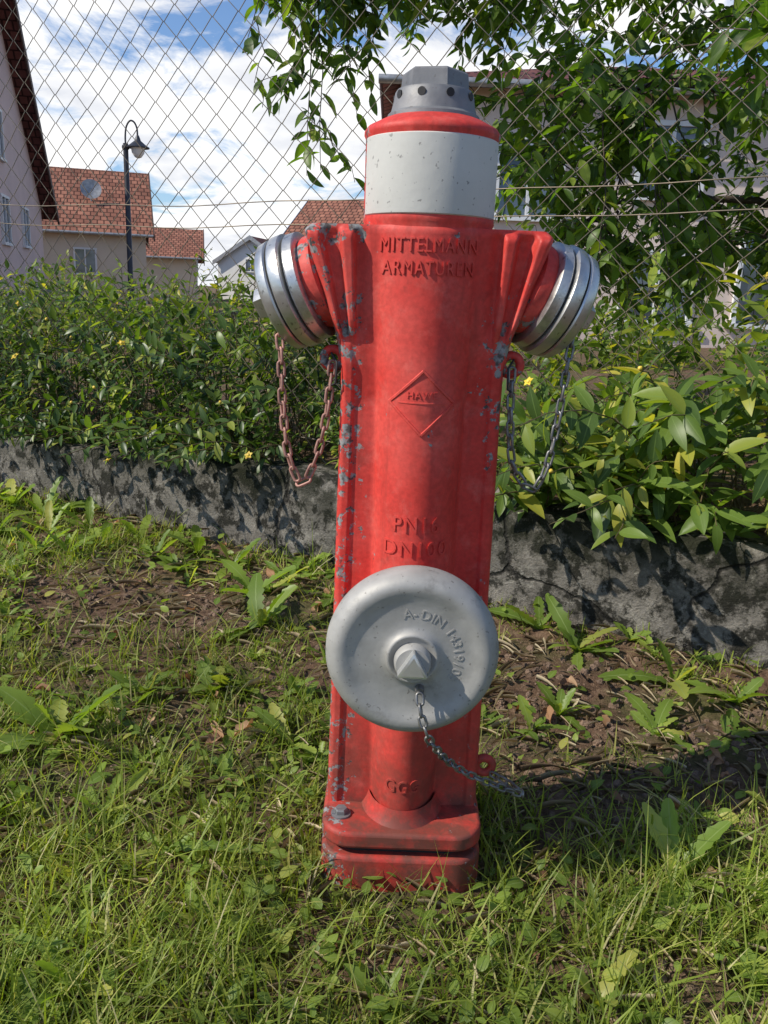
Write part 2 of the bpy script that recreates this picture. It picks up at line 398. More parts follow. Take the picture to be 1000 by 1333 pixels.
lathe('front_outlet_pipe',[(.03,.072),(.09,.072),(.095,.080),(.112,.082),(.116,.078)],(0,0,CZ),(0,-1,0),M_red,hyd,80,loc=HL)
pf=[(.112,.070),(.112,.091),(.114,.0965),(.119,.0995),(.128,.1005),(.138,.1000),(.146,.0978),(.152,.0945),(.1565,.0895),(.1585,.084),(.1575,.0785),(.1555,.073),(.1535,.067),(.1525,.058),(.1525,.045),(.153,.038),(.1545,.0315),(.158,.0300),(.1595,.0285),(.1595,.0262),(.157,.0245),(.157,.002)]
pf=[(d,r*CS) for d,r in pf]
lathe('front_cap',pf,(0,0,CZ),(0,-1,0),M_cap,hyd,128,loc=HL,sharp=60)
lathe('front_cap_boss',[(.150,.0225),(.168,.0215),(.171,.0195),(.1715,.001)],(0.0,0,CZ-.002),(0,-1,0),M_cap,hyd,48,loc=HL)
lathe('front_cap_triangle',[(.168,.0215),(.184,.0208),(.1855,.019)],(0.0,0,CZ-.002),(0,-1,0),M_bright,hyd,3,sharp=15,rotoff=R_(-28),loc=HL).modifiers.new('b','BEVEL').width=.002
lathe('front_cap_chain_eye',[(.150,.006),(.160,.0055),(.162,.004)],(.010,0,CZ-.039),(0,-1,0),M_chain,hyd,16,loc=HL)
def flange(name,z0,z1,hw,fd,bd,r,bev):
    pts=[]
    for cx,cy,a0 in ((hw-r,-fd+r,-90),(hw-r*.8,bd-r*.8,0),(-hw+r*.8,bd-r*.8,90),(-hw+r,-fd+r,180)):
        rr=r if cy<0 else r*.8
        for k in range(11):
            a=R_(a0+9*k); pts.append((cx+rr*math.cos(a),cy+rr*math.sin(a)))
    n=len(pts); V=[(x,y,z0) for x,y in pts]+[(x,y,z1) for x,y in pts]
    F=[tuple(range(n))[::-1],tuple(range(n,2*n))]+[(k,(k+1)%n,n+(k+1)%n,n+k) for k in range(n)]
    ob=mesh_py(name,V,F,M_red,hyd,smooth=True,sharp=35,loc=HL); m=ob.modifiers.new('b','BEVEL'); m.width=bev; m.segments=3; m.limit_method='ANGLE'; m.angle_limit=R_(50); return ob
flange('base_flange_upper',.134,.158,.108,.103,.10,.040,.005)
flange('base_flange_gap_shade',.118,.136,.098,.090,.09,.04,.001).data.materials[0]=M_dark  # inset dark filler, painted shade of the gap between the plates
flange('base_flange_lower',.04,.1240,.108,.106,.10,.040,.006)
for k,(bx,by) in enumerate(((-.083,-.060),(.083,.08),(-.083,.08))):
    lathe('flange_washer_%d'%k,[(.156,.0135),(.1605,.0135),(.161,.012)],(bx,by,0),(0,0,1),M_nut,hyd,24,loc=HL)
    lathe('flange_bolt_%d'%k,[(.159,.0095),(.166,.0095),(.168,.008)],(bx,by,0),(0,0,1),M_nut,hyd,6,sharp=20,loc=HL)
rows=[]
for z,g in ((.156,.010),(.162,.006),(.170,.002),(.180,-.001)):
    a=np.linspace(0,2*np.pi,72,endpoint=False)
    rows.append(np.stack([(.048+g)*np.cos(a),-.02+(.062+g)*np.sin(a),np.full_like(a,z)],-1))
Vq=np.array(rows); nc=72; i,j=np.meshgrid(np.arange(3),np.arange(nc),indexing='ij'); q=(i*nc+j).ravel(); q2=(i*nc+(j+1)%nc).ravel()
mesh_np('foot_fillet',Vq,np.stack([q,q2,q2+nc,q+nc],-1),M_red,hyd,loc=HL)
def emboss(name,txt,z,width,height,cx=0.0,h=.0021):
    import bmesh
    c=bpy.data.curves.new('tmp','FONT'); c.body=txt; c.align_x='CENTER'; c.align_y='CENTER'; c.size=1; c.extrude=.5; c.resolution_u=3; c.space_character=1.18
    o=bpy.data.objects.new('tmp',c); link(o); dg=bpy.context.evaluated_depsgraph_get(); dg.update()
    me=bpy.data.meshes.new_from_object(o.evaluated_get(dg)); bpy.data.objects.remove(o)
    bm=bmesh.new(); bm.from_mesh(me); bmesh.ops.remove_doubles(bm,verts=bm.verts,dist=1e-4); bmesh.ops.triangulate(bm,faces=bm.faces)
    for _ in range(2): bmesh.ops.subdivide_edges(bm,edges=[e for e in bm.edges if e.calc_length()>.15 and abs(e.verts[0].co.z-e.verts[1].co.z)<.1],cuts=1,use_grid_fill=False); bmesh.ops.triangulate(bm,faces=bm.faces)
    bmesh.ops.recalc_face_normals(bm,faces=bm.faces)
    bm.to_mesh(me); bm.free()
    v=np.zeros(len(me.vertices)*3); me.vertices.foreach_get('co',v); v=v.reshape(-1,3)
    w=v[:,0].max()-v[:,0].min(); hh=v[:,1].max()-v[:,1].min()
    x=cx+v[:,0]*width/w; zz_=z+v[:,1]*height/hh; up=np.where(v[:,2]>0,h,-.003)
    y=-(Ff(x,zz_)+up); v=np.stack([x,y,zz_],-1); me.vertices.foreach_set('co',v.ravel()); me.update(); me.materials.append(M_red)
    me.polygons.foreach_set('use_smooth',np.zeros(len(me.polygons),dtype=bool))
    ob=bpy.data.objects.new(name,me); link(ob,hyd); ob.location=HL
emboss('embossed_maker_upper','MITTELMANN',.902,.112,.0155)
emboss('embossed_maker_lower','ARMATUREN',.877,.106,.0155)
emboss('embossed_pressure','PN16',.574,.056,.020)
emboss('embossed_diameter','DN100',.543,.078,.0190)
emboss('embossed_iron_grade','GGG',.214,.044,.018,-.002)
emboss('embossed_logo_text','HAWE',.733,.036,.008,0,.0012)
def strip(name,pts,w=.0022,h=.0018):
    V=[];F=[]
    for (a,b) in zip(pts[:-1],pts[1:]):
        q=(b[0]-a[0],b[1]-a[1]); L=math.hypot(*q); nx,nz_=-q[1]/L,q[0]/L
        base=len(V)
        for k in range(13):
            x=a[0]+q[0]*k/12; z=a[1]+q[1]*k/12
            for s,hh in ((-1.5,-.002),(-.6,h),(.6,h),(1.5,-.002)):
                X=x+nx*w*s; Z=z+nz_*w*s; V.append((X,-(float(Ff(X,Z))+hh),Z))
        for k in range(12):
            for s in range(3): F.append((base+k*4+s,base+k*4+s+1,base+k*4+s+5,base+k*4+s+4))
    mesh_py(name,V,F,M_red,hyd,smooth=False,loc=HL)
dz=.724
strip('embossed_logo_diamond',[(-.039,dz),(0,dz+.038),(.039,dz),(0,dz-.038),(-.039,dz)],.0018)
strip('embossed_logo_bar',[(-.028,dz),(.028,dz)],.0012,.0008)
txt='A-DIN 14319/08'
for k,ch in enumerate(txt):
    if ch==' ': continue
    ang=R_(98-k*9.3-(4 if k>1 else 0))
    c=bpy.data.curves.new('tmp','FONT'); c.body=ch; c.align_x='CENTER'; c.align_y='CENTER'; c.size=.0170; c.extrude=.0005; c.resolution_u=2
    o=bpy.data.objects.new('tmp',c); link(o); dg=bpy.context.evaluated_depsgraph_get(); dg.update()
    me=bpy.data.meshes.new_from_object(o.evaluated_get(dg)); bpy.data.objects.remove(o); me.materials.append(M_cap)
    r=.054; o=bpy.data.objects.new('cap_letter_%d'%k,me); link(o,hyd)
    rot=Matrix.Rotation(R_(90),4,'X')@Matrix.Rotation(ang-R_(90),4,'Z')
    o.matrix_local=Matrix.Translation((r*math.cos(ang),-.1528,CZ+r*math.sin(ang)-HZ))@rot
def link_tpl(L=.021,Wd=.0115,r=.0018):
    n,mn=20,6; pts=[]
    for k in range(n):
        a=2*math.pi*k/n; x=(Wd/2-r)*math.cos(a); y=(Wd/2-r)*math.sin(a)+ (L/2-Wd/2)*(1 if math.sin(a)>1e-6 else (-1 if math.sin(a)<-1e-6 else 0))
        pts.append((x,y))
    V=[];F=[]
    for k in range(n):
        p=np.array(pts[k]); tt=np.array(pts[(k+1)%n])-np.array(pts[k-1]); tt/=np.linalg.norm(tt); nn=np.array([tt[1],-tt[0]])
        for b in range(mn):
            B_=2*math.pi*b/mn; V.append((p[0]+nn[0]*r*math.cos(B_),p[1]+nn[1]*r*math.cos(B_),r*math.sin(B_)))
    for k in range(n):
        for b in range(mn): F.append((k*mn+b,((k+1)%n)*mn+b,((k+1)%n)*mn+(b+1)%mn,k*mn+(b+1)%mn))
    return np.array(V),np.array(F),np.zeros((len(V),2))
def catmull(P,n=16):
    P=np.array(P,float); P=np.vstack([2*P[0]-P[1],P,2*P[-1]-P[-2]]); out=[]
    for i in range(1,len(P)-2):
        for t in np.linspace(0,1,n,endpoint=False):
            out.append(.5*((2*P[i])+(-P[i-1]+P[i+1])*t+(2*P[i-1]-5*P[i]+4*P[i+1]-P[i+2])*t*t+(-P[i-1]+3*P[i]-3*P[i+1]+P[i+2])*t**3))
    out.append(P[-2]); return np.array(out)
HLv=np.array([0,0,-HZ])
def chain(name,P,mat,pitch=.0155,L=.021):
    C=catmull(P); s=np.concatenate([[0],np.cumsum(np.linalg.norm(np.diff(C,axis=0),axis=1))]); n=int(s[-1]/pitch)
    u=(np.arange(n)+.5)*pitch; T=np.stack([np.interp(u,s,C[:,k]) for k in range(3)],-1)
    T2=np.stack([np.interp(u+.002,s,C[:,k]) for k in range(3)],-1); d=nrm(T2-T+1e-6)
    up=np.where((np.arange(n)%2)[:,None]==0,[[.2,-1.,.1]],[[1.,.25,.15]])+rng.normal(0,.25,(n,3))
    T=T+HLv
    return inst(name,link_tpl(L),frames(d,up),T,np.ones(n),mat,hyd)
chain('left_chain',[(-.110,-.026,.765),(-.116,-.03,.70),(-.128,-.03,.645),(-.146,-.03,.613),(-.163,-.03,.65),(-.171,-.025,.71),(-.176,-.02,.79),(-.19,0,.84)],M_rust,.0165,.023)
chain('right_chain',[(.110,-.026,.765),(.112,-.03,.70),(.120,-.03,.645),(.146,-.03,.616),(.163,-.03,.65),(.172,-.025,.71),(.180,-.02,.79),(.19,0,.83)],M_chain,.0165,.023)
chain('front_chain',[(.010,-.163,.394),(.013,-.172,.370),(.022,-.173,.343),(.035,-.158,.318),(.05,-.130,.288),(.08,-.10,.252),(.125,-.08,.222),(.160,-.065,.203),(.145,-.035,.200),(.120,-.015,.203)],M_chain,.0135,.0185)
tubes('chain_tie_wires',[([(-.112,-.02,.775),(-.104,-.035,.765),(-.105,-.036,.74),(-.113,-.03,.735)],.0014),([(.112,-.02,.775),(.104,-.035,.765),(.105,-.036,.74),(.113,-.03,.735)],.0014)],M_dark,6,hyd).location=HL

# ---------------------------------------------------------------- chain link fence
fence=empty('chain_link_fence',(0,0,0))
t=NT('fence_wire'); 
M_wire=t.set(t.ramp(t.noise(9,4),[(.35,(.12,.10,.08)),(.65,(.28,.22,.15))]),.5,.5)
p2,h2=.050,.0445; lines=[]
fb=.165
for k in range(-66,68):
    zb=.33; nz_=49; jj=np.arange(nz_); par=(jj+k)%2
    a=(k+par)*p2; z=zb+jj*h2
    b=fb+.0018*np.where(par==0,1,-1)
    a=a+.008*np.sin(z*3+a*2)+.005*np.sin(z*9+a*5); z=z+.009*np.sin(a*3+1)+.005*np.sin(a*11+z*4); b=b+.014*np.sin(a*2.1+z*1.7)
    X,Y=xy(a,b); lines.append((np.stack([X,Y,z],-1),.0016))
tubes('wire_mesh',lines,M_wire,4,fence)
ln=[]
for z in (.42,1.035,1.10,2.45):
    a=np.linspace(-3.3,3.3,60); X,Y=xy(a,fb-.006+.012*np.sin(a*2.1+z*1.7)); ln.append((np.stack([X,Y,z+.012*np.sin(a*2)+.004*np.sin(a*9)],-1),.0016))
tubes('tension_wires',ln,M_wire,5,fence)
M_post=simple('galvanised_post_metal',(.3,.3,.29),.5,.6)
for k,a in enumerate((-3.3,3.3)):
    X,Y=xy(a,fb); tubes('post_%d'%k,[([(X,Y,.1),(X,Y,2.55)],.024)],M_post,16,fence)

# ---------------------------------------------------------------- foliage helpers
ell=lambda wmax,p=.9:(lambda t,i: max(.0015,wmax*math.sin(math.pi*min(1,max(0,t))**p)**.85))
T_hyp=[leaf_t(6,ell(.19,.85),.35,.18),leaf_t(6,ell(.17,.9),.15,.4),leaf_t(6,ell(.21,.8),.5,.05)]
T_cherry=[leaf_t(6,ell(.20,.95),.35,.22),leaf_t(6,ell(.22,1.05),.2,.45),leaf_t(6,ell(.18,.9),.6,.1)]
def dl(t,i): return max(.004,(.03+.13*t**.8*(1-t**5))*(1+(.35 if i%2 else -.35)*(1-t*.8)))
T_dan=[leaf_t(14,dl,.3,.35,wave=.015),leaf_t(14,dl,.15,.7,wave=.025),leaf_t(14,dl,.5,.1,wave=.02)]
def bl(t,i): return .5*(1-t**2.2)+.02
T_grass=[leaf_t(4,bl,.3,.15),leaf_t(4,bl,.3,.5),leaf_t(5,bl,.3,.95)]

M_grass=leafmat('grass_blades',[(0,(.14,.19,.028)),(.45,(.25,.32,.045)),(.78,(.35,.42,.065)),(.9,(.48,.46,.14)),(1,(.60,.52,.30))],(1.35,1.35,.45),.5,.5,(.30,.38,.08),3)
M_weed=leafmat('weed_leaves',[(0,(.14,.22,.035)),(.5,(.23,.33,.055)),(.85,(.32,.42,.075)),(1,(.45,.44,.10))],(1.35,1.4,.4),.5,.42,(.36,.46,.17),3)
M_hyp=leafmat('shrub_leaves',[(0,(.05,.095,.022)),(.35,(.11,.18,.034)),(.7,(.20,.29,.048)),(.90,(.33,.37,.055)),(1,(.58,.50,.08))],(1.45,1.5,.45),.46,.40,(.22,.32,.09),2)
M_cherry=leafmat('cherry_leaves',[(0,(.05,.095,.02)),(.5,(.11,.185,.032)),(.85,(.18,.27,.045)),(1,(.32,.36,.06))],(1.6,1.8,.45),.5,.40,(.16,.24,.06),1.2)
M_dry=leafmat('dead_leaves',[(0,(.18,.09,.05)),(.5,(.34,.18,.09)),(1,(.50,.33,.19))],(1.2,.9,.6),.25,.7,(.2,.1,.05),6)
M_straw=leafmat('dry_straw',[(0,(.18,.12,.07)),(.6,(.42,.33,.2)),(1,(.62,.52,.35))],(1,1,.8),.2,.7,(.3,.22,.12),6)
M_petal=leafmat('yellow_petals',[(0,(.70,.48,.03)),(1,(.85,.65,.06))],(1.2,1.1,.6),.35,.5,(.75,.5,.04),6)
M_bark=simple('bark',(.07,.05,.038),.85,0,.4,12,.5)
M_stem=simple('green_brown_stem',(.12,.09,.04),.7,0,.4,20)

# ---------------------------------------------------------------- grass & weeds
def soilmask(x,y):
    d=np.zeros_like(x)
    for cx,cy,rx,ry,s in ((-.50,1.98,.44,.26,.95),(-.75,1.75,.2,.12,.6),(.66,1.38,.46,.34,.99),(.40,1.62,.30,.26,.97),(.38,1.22,.20,.16,.9),(-.15,1.65,.12,.15,.5),(.32,.80,.2,.08,.6),(.0,.86,.08,.06,.3),(-.45,1.15,.12,.08,.5)):
        d=np.maximum(d,s*np.exp(-(((x-cx)/rx)**2+((y-cy)/ry)**2)**1.8))
    return d
def field(N,ylo=.35,yhi=4.0,wid=.62,pw=1.0):
    y=ylo+(yhi-ylo)*rng.random(N)**pw; x=(rng.random(N)*2-1)*(wid*y+.35)
    a,b=ab(x,y); ok=(b<-.015)&~((np.abs(x-HX)<.112)&(np.abs(y-HY+.0)<.105))
    return x[ok],y[ok]
grass=empty('grass')
cx,cy=field(10500,pw=1.35)
ra=rng.random(80)*2*np.pi; px_=HX+.125*np.clip(1.35*np.cos(ra),-1,1)+rng.normal(0,.006,80); py_=HY+.122*np.clip(1.35*np.sin(ra),-1,1)+rng.normal(0,.006,80)
cx=np.concatenate([cx,px_]); cy=np.concatenate([cy,py_])
patch=.5+.5*sn(cx,cy,5.3,.7)+.25*sn(cx,cy,14,2)
dens=np.clip(.40+.65*patch,0.15,1.2)*(1-.99*soilmask(cx,cy))
nearb=(np.abs(cx-HX)<.13)&(cy<HY-.10)&(cy>HY-.19); dens=np.where(nearb,dens*.45,dens)
keep=rng.random(len(cx))<dens; cx,cy,patch,nearb=cx[keep],cy[keep],patch[keep],nearb[keep]
nb_=rng.integers(5,16,len(cx)); idx=np.repeat(np.arange(len(cx)),nb_)
bx=cx[idx]+rng.normal(0,.017,len(idx)); by=cy[idx]+rng.normal(0,.017,len(idx))
a_,b_=ab(bx,by); ok=(b_<-.005)&~((np.abs(bx-HX)<.112)&(np.abs(by-HY)<.108)); bx,by,idx=bx[ok],by[ok],idx[ok]
N=len(bx); clh=((rng.uniform(.55,1.2,len(cx))+.3*patch)*np.where(nearb,.6,1)*(1-.35*sst(cy,1.1,1.5)*(cx>.2)))[idx]
L=rng.uniform(.025,.080,N)*clh; L*=np.where(rng.random(N)<.06,1.6,1)
phi=rng.random(N)*2*np.pi; tilt=np.abs(rng.normal(.45,.3,N))
d=np.stack([np.sin(tilt)*np.cos(phi),np.sin(tilt)*np.sin(phi),np.cos(tilt)],-1)
up=np.array([0,0,1.])+rng.normal(0,.25,(N,3))
Tp=np.stack([bx,by,gz(bx,by)-.003],-1); wdt=rng.uniform(.0014,.0036,N)
S=np.stack([wdt,L,L],-1)
kk=rng.integers(0,3,N)
for k in range(3):
    m=kk==k; tp=T_grass[k]; tv=tp[0].copy(); tv[:,2]-= np.abs(tv[:,0])*.3; tp=(tv,tp[1],tp[2])
    inst('blades_%d'%k,tp,frames(d[m],up[m]),Tp[m],S[m],M_grass,grass)
N=6500; x,y=field(N,.5,3.2); N=len(x)
phi=rng.random(N)*6.28; d=np.stack([np.cos(phi),np.sin(phi),rng.normal(0,.15,N)],-1)
L=rng.uniform(.015,.07,N); inst('straw',T_grass[0],frames(d,np.array([0,0,1.])+rng.normal(0,.3,(N,3))),np.stack([x,y,gz(x,y)+rng.uniform(.001,.02,N)],-1),np.stack([rng.uniform(.001,.003,N),L,L],-1),M_straw,grass)

weeds=empty('weeds')
px,py=field(400,.6,3.2,.6,.8)
k_=rng.random(len(px))>.75*soilmask(px,py); px,py=px[k_],py[k_]
ex=[(-.95,2.62,.13),(-1.15,2.75,.14),(-1.3,2.85,.13),(-.75,2.5,.12),(-1.05,2.55,.13),(-.55,2.4,.12),(-.42,2.25,.13),(-.25,2.15,.12),(-.33,2.05,.13),(-.28,1.85,.12),(-.30,1.55,.10),(-.9,2.3,.1),(-1.2,2.5,.12),(-.85,2.45,.12),(-.65,2.3,.12),(-1.0,2.35,.11),
    (.72,1.55,.12),(.82,1.42,.12),(.62,1.64,.12),(.45,1.78,.11),(.38,1.88,.12),(.80,1.20,.12),(.64,1.16,.09),(.52,1.42,.08),(-.55,1.30,.13),(-.50,1.42,.10),(-.28,1.02,.08),(-.40,1.1,.08),(-.50,.85,.09),(.30,.92,.08),(.42,1.0,.10),(.55,.93,.10),(.26,.78,.06),(-.2,.9,.07),(-.33,.78,.08),(.9,1.35,.11)]
pl=[(x,y,rng.uniform(.03,.085)) for x,y in zip(px,py)]+ex
D=[];T=[];S=[];U=[]
for x,y,s in pl:
    if abs(x-HX)<.14 and HY-.26<y<HY+.12: continue
    n=rng.integers(5,11); ph0=rng.random()*6.28; wf_=rng.uniform(.8,1.7)
    for k in range(n):
        ph=ph0+k*2.4+rng.normal(0,.2); el_=rng.uniform(.25,1.15)
        D.append((math.cos(ph)*math.cos(el_),math.sin(ph)*math.cos(el_),math.sin(el_))); T.append((x,y,0)); s2=s*rng.uniform(.55,1.15); S.append((s2*wf_,s2,s2)); U.append((rng.normal(0,.2),rng.normal(0,.2),1))
D,T,S,U=map(np.array,(D,T,S,U)); T[:,2]=gz(T[:,0],T[:,1])
a_,b_=ab(T[:,0],T[:,1]); ok=b_<-.01; D,T,S,U=D[ok],T[ok],S[ok],U[ok]
kk=rng.integers(0,3,len(D))
for k in range(3):
    m=kk==k; inst('rosette_leaves_%d'%k,T_dan[k],frames(D[m],U[m]),T[m],S[m],M_weed,weeds)
N=9000; x,y=field(N,.5,3.2,.6,1.1); N=len(x); pt_=.5+.5*sn(x,y,4.1,2.3); k_=rng.random(N)<(.2+pt_)*(1-.85*soilmask(x,y)); x,y=x[k_],y[k_]; N=len(x)
phi=rng.random(N)*6.28; e=rng.uniform(-.1,.8,N); d=np.stack([np.cos(phi)*np.cos(e),np.sin(phi)*np.cos(e),np.sin(e)],-1); L=rng.uniform(.010,.030,N)
inst('small_leaves',T_hyp[0],frames(d,np.array([0,0,1.])+rng.normal(0,.3,(N,3))),np.stack([x,y,gz(x,y)+rng.uniform(.004,.03,N)],-1),np.stack([L*1.6,L,L],-1),M_weed,weeds)
x,y=field(150,.55,3,.6); ex2=[(-.27,1.32),(-.22,1.36),(-.16,1.4),(.48,.97),(.47,1.0),(-.045,.86),(-.3,1.36),(.3,1.5),(.4,1.6),(.33,1.45),(.5,1.35),(.45,1.25),(.6,1.3)]
x=np.concatenate([x,[p[0] for p in ex2]]); y=np.concatenate([y,[p[1] for p in ex2]]); N=len(x)
phi=rng.random(N)*6.28; e=rng.normal(0.1,.3,N); d=np.stack([np.cos(phi)*np.cos(e),np.sin(phi)*np.cos(e),np.sin(e)],-1); L=rng.uniform(.015,.045,N)*np.clip(y/1.3,.6,1.2)
curl=leaf_t(7,ell(.30,.8),.95,.4,wave=.12)
inst('dead_leaves',curl,frames(d,np.array([0,0,1.])+rng.normal(0,.5,(N,3))),np.stack([x,y,gz(x,y)+rng.uniform(.006,.02,N)],-1),L,M_dry)
def cube_t():
    V=[];F=[]
    g=np.linspace(-1,1,4)
    for ax in range(3):
        for sg in (-1,1):
            b=len(V)
            for u in g:
                for v in g:
                    p=[0,0,0]; p[ax]=sg; p[(ax+1)%3]=u; p[(ax+2)%3]=v; p=np.array(p,float); V.append(p/np.linalg.norm(p)*(1+.12*math.sin(5*p[0]+3*p[1]*p[2])))
            for i in range(3):
                for j in range(3):
                    q=(b+i*4+j,b+(i+1)*4+j,b+(i+1)*4+j+1,b+i*4+j+1); F.append(q if sg>0 else q[::-1])
    return np.array(V),np.array(F),np.zeros((len(V),2))
CT=cube_t(); M_clod=simple('soil_clods',(.19,.125,.085),.95,0,.5,40,.8)
x,y=field(18000,.5,3.1); k_=rng.random(len(x))<(.1+soilmask(x,y)); x,y=x[k_],y[k_]; N=len(x)
inst('soil_clods',CT,frames(rng.normal(0,1,(N,3)),rng.normal(0,1,(N,3))),np.stack([x,y,gz(x,y)],-1),(.002+.009*rng.random(N)**3)[:,None]*rng.uniform(.6,1.3,(N,3)),M_clod,smooth=False)
M_stone=simple('stone_surface',(.2,.18,.15),.9,0,.3,30,.6)
sx_,sy_=xy(.32,.035); inst('stone',CT,frames(np.array([[1,.2,.1]]),np.array([[0,0,1.]])),np.array([[sx_,sy_,.368]]),np.array([[.034,.028,.02]]),M_stone)

# ---------------------------------------------------------------- shrubs behind wall (hypericum)
T_pet=leaf_t(4,ell(.34,.8),.1,.25)
def shrub(name,al,ah,bl_,bh,n,hf,size,droopfront=0.0,mat=M_hyp,seed=1,per=11,flowers=0,t0=.25):
    r=np.random.default_rng(seed); par=empty(name,(0,0,0)); D=[];T=[];S=[];U=[];lines=[];tips=[]
    for _ in range(n):
        a=r.uniform(al,ah); b=r.uniform(bl_,bh); X,Y=xy(a,b); h=hf(a)*r.uniform(.5,1.12); z0=float(walltop(a))-.03
        ph=r.random()*6.28; out=r.uniform(.1,.6)*h; fr=droopfront*r.random()
        dx=math.cos(ph)*out-WN[0]*fr*.35; dy=math.sin(ph)*out-WN[1]*fr*.35
        hh=h*(1-.55*fr); 
        m=8; tt=np.linspace(0,1,m); P=np.stack([X+dx*tt**1.4,Y+dy*tt**1.4,z0+hh*np.sin(tt*(1.35+.9*fr))/math.sin(min(1.57,1.35+.9*fr))],-1)
        P[:,:2]+=r.normal(0,.006,(m,2)); lines.append((P,np.linspace(.0028,.001,m)))
        tips.append(P[-1])
        for k in range(per):
            t_=t0+(1-t0)*(k+.5)/per; i0=min(m-2,int(t_*(m-1))); f=t_*(m-1)-i0; p=P[i0]*(1-f)+P[i0+1]*f; tg=P[i0+1]-P[i0]; tg/=np.linalg.norm(tg)
            q=r.random()*3.14+k*1.57; s1=np.cross(tg,[.3,.1,1]); s1/=np.linalg.norm(s1); s2=np.cross(tg,s1)
            for sg in (0,math.pi):
                side=s1*math.cos(q+sg)+s2*math.sin(q+sg); d=side*.9+tg*.45+np.array([0,0,-.12]); sz=size*r.uniform(.5,1.25)*(1-.25*(t_>.93))
                D.append(d+r.normal(0,.12,3)); T.append(p); S.append(sz); U.append(np.array([0,0,1.])+tg*.4+r.normal(0,.25,3))
    D,T,S,U=map(np.array,(D,T,S,U)); kk=r.integers(0,3,len(D))
    for k in range(3):
        m=kk==k; inst('leaves_%d'%k,T_hyp[k],frames(D[m],U[m]),T[m],S[m],mat,par)
    tubes('stems',lines,M_stem,4,par)
    if flowers:
        tips=np.array(tips); s=tips[r.choice(len(tips),flowers)]; nf=flowers
        inst('flower_centres',CT,frames(r.normal(0,1,(nf,3)),r.normal(0,1,(nf,3))),s+[0,0,.006],r.uniform(.0035,.007,nf),M_fruit,par)
        pd=[];pT=[];pS=[];pU=[]
        for q in s[::2]:
            ax_=nrm(np.array([-.3,-.6,.8])+r.normal(0,.35,3)); e1=nrm(np.cross(ax_,[0,0,1.])); e2=np.cross(ax_,e1); z0=r.uniform(.011,.018)
            for k in range(5):
                a=k*2*math.pi/5+r.normal(0,.1); pd.append(e1*math.cos(a)+e2*math.sin(a)+ax_*.3); pT.append(q+[0,0,.006]); pS.append(z0); pU.append(ax_)
        inst('flower_petals',T_pet,frames(np.array(pd),np.array(pU)),np.array(pT),np.array(pS),M_petal,par)
M_fruit=simple('yellow_fruit',(.74,.52,.07),.5,0,.3,20)
M_hypd=leafmat('dark_shrub_leaves',[(0,(.035,.07,.018)),(.5,(.08,.135,.028)),(.82,(.16,.23,.038)),(1,(.36,.38,.06))],(1.45,1.6,.45),.42,.38,(.14,.22,.07),2)
hl=lambda a: .40+.17*float(sst(-a,.25,.7))+.05*math.sin(a*9)+.04*math.sin(a*23)
shrub('hypericum_shrub',-3.2,-.42,.10,.75,300,hl,.054,seed=3,droopfront=.6,mat=M_hypd,flowers=36)
shrub('hypericum_shrub',-3.2,-.42,.06,.22,180,lambda a:.26,.050,seed=13,droopfront=1.0,mat=M_hypd,t0=.05,flowers=18,per=9)
shrub('hypericum_shrub',-3.0,-.35,.5,1.3,140,lambda a:hl(a)+.07,.050,seed=4,droopfront=0)
shrub('low_ground_cover',-.55,.55,.08,.9,150,lambda a:.30+.05*math.sin(a*7),.040,seed=5,droopfront=.5,t0=.1)
hr=lambda a:.42+.18*float(sst(a,.45,.8))+.07*math.sin(a*8)+.05*math.sin(a*21)
shrub('hypericum_shrub',.36,2.6,.08,.75,175,hr,.090,seed=6,droopfront=.8,flowers=56,per=8)
shrub('hypericum_shrub',.36,2.6,.05,.2,95,lambda a:.25,.082,seed=16,droopfront=1.0,flowers=30,per=7,t0=.05)
shrub('hypericum_shrub',.15,2.6,.5,1.3,120,lambda a:.60,.070,seed=8,droopfront=0,flowers=18)
def bushmass(name,pts,n,size,mat,seed):
    r=np.random.default_rng(seed); T=[]
    for (cx_,cy_,cz_,rx,ry,rz) in pts:
        u=nrm(r.normal(0,1,(n,3)))*(r.random((n,1))**.4); T.append(u*np.array([rx,ry,rz])*(1+.2*np.sin(u[:,:1]*9+cx_))+np.array([cx_,cy_,cz_]))
    T=np.concatenate(T); N=len(T); D=r.normal(0,1,(N,3)); D[:,2]-=.4
    inst(name,T_cherry[0],frames(D,np.array([0,0,1.])+r.normal(0,.5,(N,3))),T,size*r.uniform(.6,1.2,N),mat)
bushmass('background_bushes',[(-4.6,7.5,.45,1.2,.7,.55),(-2.8,7.8,.4,1.3,.7,.5),(-1.2,8,.35,1.1,.7,.55),(-6.5,8,.5,1.4,.8,.65),(-3.6,10,.5,1.5,.7,.55),(.6,7.6,.4,1,.7,.6),(2.2,7.5,.4,1.2,.7,.6),(4.2,7.5,.5,1.2,.7,.8),(-9,10,.6,2,.8,.8)],1500,.10,M_hyp,11)

